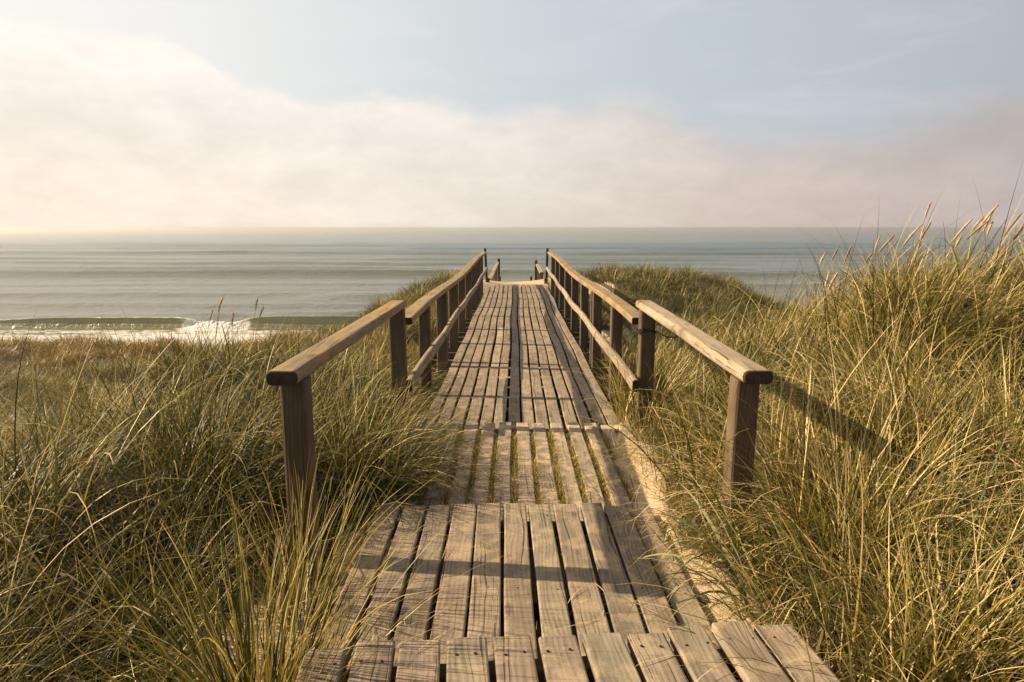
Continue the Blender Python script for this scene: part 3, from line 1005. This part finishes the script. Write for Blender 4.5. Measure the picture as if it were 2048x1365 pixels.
def tussocks(x0, x1, y0, y1, per_m2, nb, L, w, K=6, rad=.10, tone=(.45, .22), lean=.34, wind=(.34, 0.05), hvar=.35, bendm=(1.35, .65), skip=None, at=None):
    cx, cy = scatter(x0, x1, y0, y1, per_m2) if at is None else np.array(at, float).T
    if skip is not None:
        k = ~skip(cx, cy)
        cx, cy = cx[k], cy[k]
    m = len(cx)
    if m == 0:
        return []
    size = np.clip(rng.normal(1, hvar * .6, m), .45, 1.7)
    ctone = np.clip(tone[0] + (fbm(cx * .6, cy * .6, 50, 3) - .5) * .9 + rng.normal(0, tone[1] * .6, m), 0, 1)
    cnt = np.maximum(4, rng.poisson(nb * size))
    t = np.repeat(np.arange(m), cnt)
    n = len(t)
    ra = rng.uniform(0, 2 * math.pi, n)
    rr = np.sqrt(rng.uniform(0, 1, n)) * rad * size[t] * 1.4
    x, y = cx[t] + rr * np.cos(ra), cy[t] + rr * np.sin(ra)
    z = ground(x, y) - .03
    gx, gy = np.cos(ra) * lean * (rr / (rad * 1.4)) + wind[0] + rng.normal(0, .36, n), np.sin(ra) * lean * (rr / (rad * 1.4)) + wind[1] + rng.normal(0, .36, n)
    # clump-wide lean, so that neighbouring blades flow together
    fx = (fbm(cx * .8, cy * .8, 55, 2) - .5) * 1.5
    fy = (fbm(cx * .8, cy * .8, 58, 2) - .5) * 1.5
    gx, gy = gx + fx[t], gy + fy[t]
    tilt = np.minimum(np.hypot(gx, gy), 1.1)
    az = np.arctan2(gy, gx)
    Ls = np.minimum(L * size[t] * np.clip(rng.normal(1, .28, n), .35, 1.7), L * 1.4)
    bend = np.abs(rng.normal(bendm[0], bendm[1], n)) * (.55 + .6 * tilt)
    straw = rng.uniform(0, 1, n) < .04 + .44 * ctone[t]
    tn = np.clip(np.where(straw, .62 + .35 * ctone[t], .04 + .42 * ctone[t]) + rng.normal(0, tone[1] * .7, n), 0, 1)
    ws = w * rng.uniform(.6, 1.3, n) * np.where(rng.uniform(0, 1, n) < .07, 1.7, 1.0)
    return [blades(np.stack([x, y, z], -1), az, tilt * .55, bend, Ls, ws, tn, K)]


def litter(x0, x1, y0, y1, per_m2, L, w, tone=(.85, .14), K=4):
    """dead straw lying between the tussocks"""
    x, y = scatter(x0, x1, y0, y1, per_m2)
    n = len(x)
    z = ground(x, y) + rng.uniform(0, .16, n)
    az = rng.uniform(0, 2 * math.pi, n)
    return [blades(np.stack([x, y, z], -1), az, rng.uniform(1.0, 1.5, n), rng.uniform(-.2, .6, n), L * rng.uniform(.4, 1.3, n), w * rng.uniform(.6, 1.2, n), np.clip(rng.normal(tone[0], tone[1], n), 0, 1), K)]


def build_grass():
    hollow = lambda x, y: (x > -1.5) & (y > 2.25) & (y < 3.95)
    # near grass, left of the walkway: bushy tussocks, a low mat and litter between them
    F = dict(lean=.95, bendm=(1.25, .6))
    P = tussocks(-6, -.6, .2, 5.2, 3.5, 270, .60, .0056, K=9, rad=.18, tone=(.42, .26), wind=(.16, .03), skip=hollow, **F)
    P += tussocks(-6, -.6, .2, 5.2, 2.4, 24, .86, .0064, K=9, rad=.12, tone=(.55, .24), wind=(.16, .03), lean=.6, bendm=(1.2, .6), skip=hollow)
    P += tussocks(-6, -.6, .2, 5.2, 15, 38, .34, .0050, K=5, rad=.17, tone=(.34, .22), wind=(.05, .0), lean=.8, bendm=(1.4, .7))  # low mats here and below: shade under the tussocks put into darker tone
    P += tussocks(0, 0, 0, 0, 0, 250, .60, .0056, K=8, rad=.17, tone=(.46, .24), wind=(.20, -.05), at=[(-.98, 5.3), (-1.06, 4.75), (-1.02, 4.3), (-1.35, 5.0), (-1.45, 4.4), (-1.2, 5.75), (-1.75, 4.1), (-1.6, 5.6)], **F)
    P += tussocks(0, 0, 0, 0, 0, 230, .50, .0056, K=8, rad=.17, tone=(.40, .26), wind=(.15, .0), at=[(-2.2, 2.9), (-2.8, 3.1), (-2.5, 2.4), (-1.95, 2.45), (-3.2, 2.7), (-1.8, 3.15), (-2.4, 3.4), (-3.1, 3.5), (-1.65, 2.75), (-1.6, 2.2), (-2.1, 2.0)], **F)
    P += litter(-5.5, -.6, .7, 5.2, 230, .40, .0042, (.66, .2))
    P += tussocks(-9.5, -.7, 5.2, 9.5, 3.8, 230, .56, .0076, K=7, rad=.20, tone=(.48, .22), wind=(.28, .03), **F)
    P += tussocks(-9.5, -.7, 5.2, 9.5, 12, 36, .36, .0072, K=5, rad=.2, tone=(.40, .2), wind=(.15, .0), lean=.8)
    grass_object('grass', P, M_GRASS, 'long tangled dune grass left of the boardwalk and short handrail', 'grass', 'stuff', 'dune grass')
    # near grass, right
    P = tussocks(.8, 6, .4, 5.2, 3.7, 270, .57, .0056, K=9, rad=.18, tone=(.50, .26), wind=(.05, .0), **F)
    P += tussocks(.8, 6, .4, 5.2, 2.4, 24, .84, .0064, K=9, rad=.12, tone=(.58, .24), wind=(.05, .0), lean=.6, bendm=(1.2, .6))
    P += tussocks(.8, 6, .4, 5.2, 8, 34, .34, .0050, K=5, rad=.17, tone=(.42, .2), wind=(.0, .0), lean=.8, bendm=(1.4, .7))
    P += tussocks(0, 0, 0, 0, 0, 220, .46, .0056, K=8, rad=.15, tone=(.48, .24), wind=(-.20, -.05), at=[(1.18, 5.35), (1.28, 4.85), (1.22, 4.35), (1.12, 3.3), (1.3, 3.7), (1.48, 4.2), (1.66, 3.6), (1.5, 5.0), (1.7, 4.5), (1.75, 3.0), (1.95, 3.8), (1.42, 5.7), (1.72, 5.3), (1.9, 4.2), (1.6, 3.9), (1.55, 5.5)], **F)
    P += tussocks(0, 0, 0, 0, 0, 260, .66, .0056, K=8, rad=.19, tone=(.46, .26), wind=(.10, .0), at=[(1.95, 3.4), (2.1, 3.0), (2.4, 3.5), (2.25, 2.65), (2.7, 3.1), (2.6, 2.5), (2.9, 3.7), (2.35, 4.0), (3.0, 2.9), (1.62, 3.15), (1.5, 3.45), (1.42, 2.85)], **F)
    P += litter(.75, 5.5, .7, 5.2, 160, .40, .0045)
    P += tussocks(1.0, 9.5, 5.2, 9.8, 4.6, 240, .62, .0074, K=8, rad=.20, tone=(.50, .22), wind=(.34, -.03), **F)
    P += tussocks(1.0, 9.5, 5.2, 9.8, 4.2, 36, .98, .0072, K=8, rad=.14, tone=(.55, .22), wind=(.36, -.03), lean=.5)
    P += tussocks(1.0, 9.5, 5.2, 9.8, 15, 38, .38, .0072, K=5, rad=.2, tone=(.42, .2), wind=(.15, .0), lean=.8)
    grass_object('grass', P, M_GRASS, 'tall straw and green dune grass on the slope right of the boardwalk', 'grass', 'stuff', 'dune grass')
    # middle distance
    P = tussocks(-18, -.9, 9.5, 18, 3.6, 120, .46, .0095, K=6, rad=.24, tone=(.58, .2), wind=(.25, .0), **F)
    P += tussocks(-16, -.9, 9.5, 18, 3.5, 26, .30, .0090, K=4, rad=.25, tone=(.50, .2), wind=(.2, .0))
    P += tussocks(-6.5, -.9, 18, 24, 2.6, 120, .44, .012, K=5, rad=.26, tone=(.50, .24), wind=(.25, .0), **F)
    grass_object('grass', P, M_OLIVE, 'yellow green grass on the hollow and slope left of the footbridge', 'grass', 'stuff', 'dune grass')
    P = tussocks(1.1, 16, 9.8, 18, 2.6, 120, .46, .0095, K=6, rad=.24, tone=(.34, .2), wind=(.30, .0), **F)
    P += tussocks(1.1, 16, 9.8, 18, 3.5, 26, .30, .0090, K=4, rad=.25, tone=(.30, .2), wind=(.2, .0))
    P += tussocks(1.1, 14, 18, 25, 2.8, 120, .46, .012, K=5, rad=.26, tone=(.34, .24), wind=(.30, .0), **F)
    grass_object('grass', P, M_OLIVE, 'dark green grass on the rounded dune right of the footbridge', 'grass', 'stuff', 'dune grass')
    P = tussocks(-32, -6, 18, 27, 1.7, 120, .46, .015, K=5, rad=.30, tone=(.62, .18), wind=(.25, .0), **F)
    grass_object('grass', P, M_GOLD, 'golden brown grass on the far low dune along the shore', 'grass', 'stuff', 'dune grass')
    # small growth in the gaps of the sandy landing and along its edges
    P = []
    for i in range(-6, 8):
        gx = i * .149 - .055 + .0745
        dens = [.9, .9, .9, 1.0, .8, .9, .55, .6, .75, .6, .5, .5, .4, .4][i + 6]
        n = int(2600 * dens)
        y = rng.uniform(3.75, 5.55, n)
        y = y[rng.uniform(0, 1, len(y)) < smooth(.25, .55, fbm(y * 3.0 + i * 9, y * 0 + i, 70, 2)) + .1]
        n = len(y)
        x = gx + rng.uniform(-.018, .018, n)
        P += [blades(np.stack([x, y, np.full(n, -1.728)], -1), rng.uniform(0, 6.28, n), rng.uniform(.1, .8, n), rng.uniform(.2, 1.2, n), rng.uniform(.03, .08, n), np.full(n, .0035), np.clip(rng.normal(.50, .2, n), 0, 1), 4)]
    n = 160
    x = rng.uniform(-.7, .7, n); y = rng.uniform(1.7, 3.7, n)
    x = np.round((x - .02) / .1468 - .5) * .1468 + .0734 + .02
    P += [blades(np.stack([x, y, np.full(n, -1.66)], -1), rng.uniform(0, 6.28, n), rng.uniform(.1, .9, n), rng.uniform(.3, 1.3, n), rng.uniform(.05, .14, n), np.full(n, .003), np.clip(rng.normal(.7, .2, n), 0, 1), 4)]
    # thin growth on the sand to the right of the boards
    x = rng.uniform(.72, 1.25, 1500); y = rng.uniform(1.9, 5.3, 1500)
    k = rng.uniform(0, 1, 1500) < smooth(.42, .6, fbm(x * 4, y * 4, 72, 2))
    x, y = x[k], y[k]; n = len(x)
    P += [blades(np.stack([x, y, ground(x, y) - .01], -1), rng.uniform(0, 6.28, n), rng.uniform(.2, 1.1, n), rng.uniform(.2, 1.2, n), rng.uniform(.08, .25, n), np.full(n, .0032), np.clip(rng.normal(.75, .2, n), 0, 1), 5)]
    grass_object('grass', P, M_GRASS, 'short grass sprouting from the gaps between the boards and the sand beside them', 'grass', 'stuff', 'dune grass')


build_grass()


def build_straw():
    n = 260
    x, y = rng.uniform(-.85, 1.15, n), rng.uniform(1.75, 5.8, n)
    side = rng.uniform(0, 1, n)
    x = np.where(side < .4, -.80 + np.abs(rng.normal(0, .25, n)), np.where(side < .85, 1.0 - np.abs(rng.normal(0, .25, n)), x))
    top = np.where(y < 2.05, -1.353, np.where(y < 3.78, -1.597, -1.698))
    z = np.where(np.abs(x) < .72, top, np.maximum(ground(x, y), -1.74)) + .004
    P = [blades(np.stack([x, y, z], -1), rng.uniform(0, 6.28, n), np.full(n, 1.50), rng.uniform(-.12, .05, n), rng.uniform(.04, .26, n), rng.uniform(.0025, .0045, n), np.clip(rng.normal(.85, .15, n), 0, 1), 5)]
    grass_object('straw', P, M_GRASS, 'dry straw bits lying on the boards and the sand beside them', 'straw', 'stuff')


build_straw()


def plant(name, x, y, n, L, w, lab, cat, mat, spread=.07, lean=.35, tone=(.4, .2), bendm=(.7, .4), az0=None, K=9, group=None):
    e_z = float(ground(x, y))
    ra = rng.uniform(0, 2 * math.pi, n)
    rr = np.sqrt(rng.uniform(0, 1, n)) * spread
    px, py = x + rr * np.cos(ra), y + rr * np.sin(ra)
    gx, gy = np.cos(ra) * lean * rr / spread + rng.normal(0, .13, n), np.sin(ra) * lean * rr / spread + rng.normal(0, .13, n)
    if az0 is not None:
        gx, gy = gx + .4 * math.cos(az0), gy + .4 * math.sin(az0)
    P = [blades(np.stack([px, py, ground(px, py) - .02], -1), np.arctan2(gy, gx), np.hypot(gx, gy), np.abs(rng.normal(bendm[0], bendm[1], n)),
                L * np.clip(rng.normal(1, .22, n), .4, 1.5), w * rng.uniform(.7, 1.3, n), np.clip(rng.normal(tone[0], tone[1], n), 0, 1), K, twist=.9)]
    return grass_object(name, P, mat, lab, cat, group=group)


plant('grass_tussock', -.84, 2.02, 420, .74, .0056, 'big upright green tussock leaning over the near boards, at the lower left', 'grass tussock', M_GRASS, .15, .50, (.40, .28), (.5, .35))
plant('grass_tussock', -.93, 2.75, 110, .72, .0052, 'thin pale tussock growing in front of the left handrail post', 'grass tussock', M_GRASS, .09, .40, (.5, .2), (.4, .3))
plant('grass_tussock', 1.45, 2.15, 200, .55, .0052, 'straw and green tussock beside the corner of the nearest boards', 'grass tussock', M_GRASS, .11, .5, (.55, .22), (.5, .35))
plant('broad_leaf_grass', 1.03, 2.72, 12, .62, .016, 'arching plant with wide grey green blades over the sand by the middle boards', 'broad grass', M_BROAD, .06, .6, (.3, .25), (1.3, .4), R(170))
plant('broad_leaf_grass', 1.28, 3.05, 12, .60, .016, 'wide bladed grey green plant at the foot of the right handrail post', 'broad grass', M_BROAD, .06, .6, (.35, .25), (1.4, .4), R(200))
plant('broad_leaf_grass', 1.75, 2.45, 9, .66, .014, 'wide bladed plant bending through the straw to the right of the sand', 'broad grass', M_BROAD, .06, .6, (.4, .25), (1.3, .4), R(20))


def seed_stalk(x, y, h, az, tilt, bend, label, group, size=1.0):
    g = float(ground(x, y)) - .03
    pts = []
    p = Vector((x, y, g))
    n = 9
    for i in range(n + 1):
        pts.append(p.copy())
        t = tilt + bend * (i / n) ** 1.6
        p = p + Vector((math.sin(t) * math.cos(az), math.sin(t) * math.sin(az), math.cos(t))) * (h / n)
    e = empty('seed_stalk', (x, y, g))
    tag(e, label, 'seed stalk', group)
    V, F = tube(pts, [.0036 - .0016 * i / n for i in range(n + 1)], 5)
    add_mesh('stem', mesh_from_arrays('stem', V, F, [M_STEM], smooth_shade=True), e)
    d = (pts[-1] - pts[-2]).normalized()
    hl = U(.11, .23) * (.5 + .5 * size)
    size *= U(.5, 1.0)
    hp, hr = [], []
    for i in range(10):
        s = i / 9
        hp.append(pts[-1] - d * .02 + d * hl * s + Vector((math.cos(az), math.sin(az), 0)) * .02 * s * s)
        hr.append(.0035 + .0085 * size * math.sin(math.pi * min(1, s * .92 + .06)) ** .8 * U(.82, 1.15))
    hr[-1] = .0015
    V, F = tube(hp, hr, 7)
    # bristles of the spike
    V = list(V); F = list(F)
    for i in range(46):
        s = U(.02, .95)
        c = hp[int(s * 9)]
        a = U(0, 6.28)
        o = d.orthogonal().normalized()
        o2 = d.cross(o)
        r = o * math.cos(a) + o2 * math.sin(a)
        q = c + r * .006
        t = q + r * .010 + d * U(.018, .03)
        sd = d.cross(r) * .0018
        b0 = len(V)
        V += [tuple(q - sd), tuple(q + sd), tuple(t + sd * .2), tuple(t - sd * .2)]
        F.append((b0, b0 + 1, b0 + 2, b0 + 3))
    add_mesh('seed_head', mesh_from_arrays('seed_head', V, F, [random.choice((M_HEAD, M_HEAD, M_HEADB))], smooth_shade=True), e)


random.seed(21)
for i in range(30):
    y = U(5.6, 7.8)
    x = U(.39, .75) * y
    seed_stalk(x, y, U(.70, .98), U(-1.3, .9), U(.03, .30), U(.05, .6), 'straw coloured seed stalk rising from the crest of the right dune against the sea', 'seed stalks on the right dune')
for i in range(8):
    y = U(5.4, 7.4)
    x = -U(.36, .62) * y
    seed_stalk(x, y, U(.62, .88), U(-1.2, 1.2), U(.03, .25), U(.05, .4), 'thin brown seed stalk standing above the left grass against the breaking wave', 'seed stalks on the left mound', .28)

# ------------------------------------------------------------------ sea haze
def build_haze():
    m = bpy.data.materials.new('sea_haze')
    m.use_nodes = True
    nt = m.node_tree
    nt.nodes.remove(nt.nodes['Principled BSDF'])
    v = nt.nodes.new('ShaderNodeVolumePrincipled')
    v.inputs['Color'].default_value = (.93, .92, .91, 1)
    v.inputs['Density'].default_value = HAZE_DENSITY
    v.inputs['Anisotropy'].default_value = .55
    nt.links.new(v.outputs[0], nt.nodes['Material Output'].inputs['Volume'])
    x, y0, y1, z0, z1 = 90000, -60, 50000, -18.5, 1.2
    V = [(-x, y0, z0), (x, y0, z0), (x, y1, z0), (-x, y1, z0), (-x, y0, z1), (x, y0, z1), (x, y1, z1), (-x, y1, z1)]
    F = [(0, 3, 2, 1), (4, 5, 6, 7), (0, 1, 5, 4), (1, 2, 6, 5), (2, 3, 7, 6), (3, 0, 4, 7)]
    me = bpy.data.meshes.new('haze')
    me.from_pydata(V, [], F)
    me.materials.append(m)
    tag(add_mesh('haze', me), 'thin pale haze over the sea', 'haze', kind='stuff')


HAZE_DENSITY = .0008
build_haze()
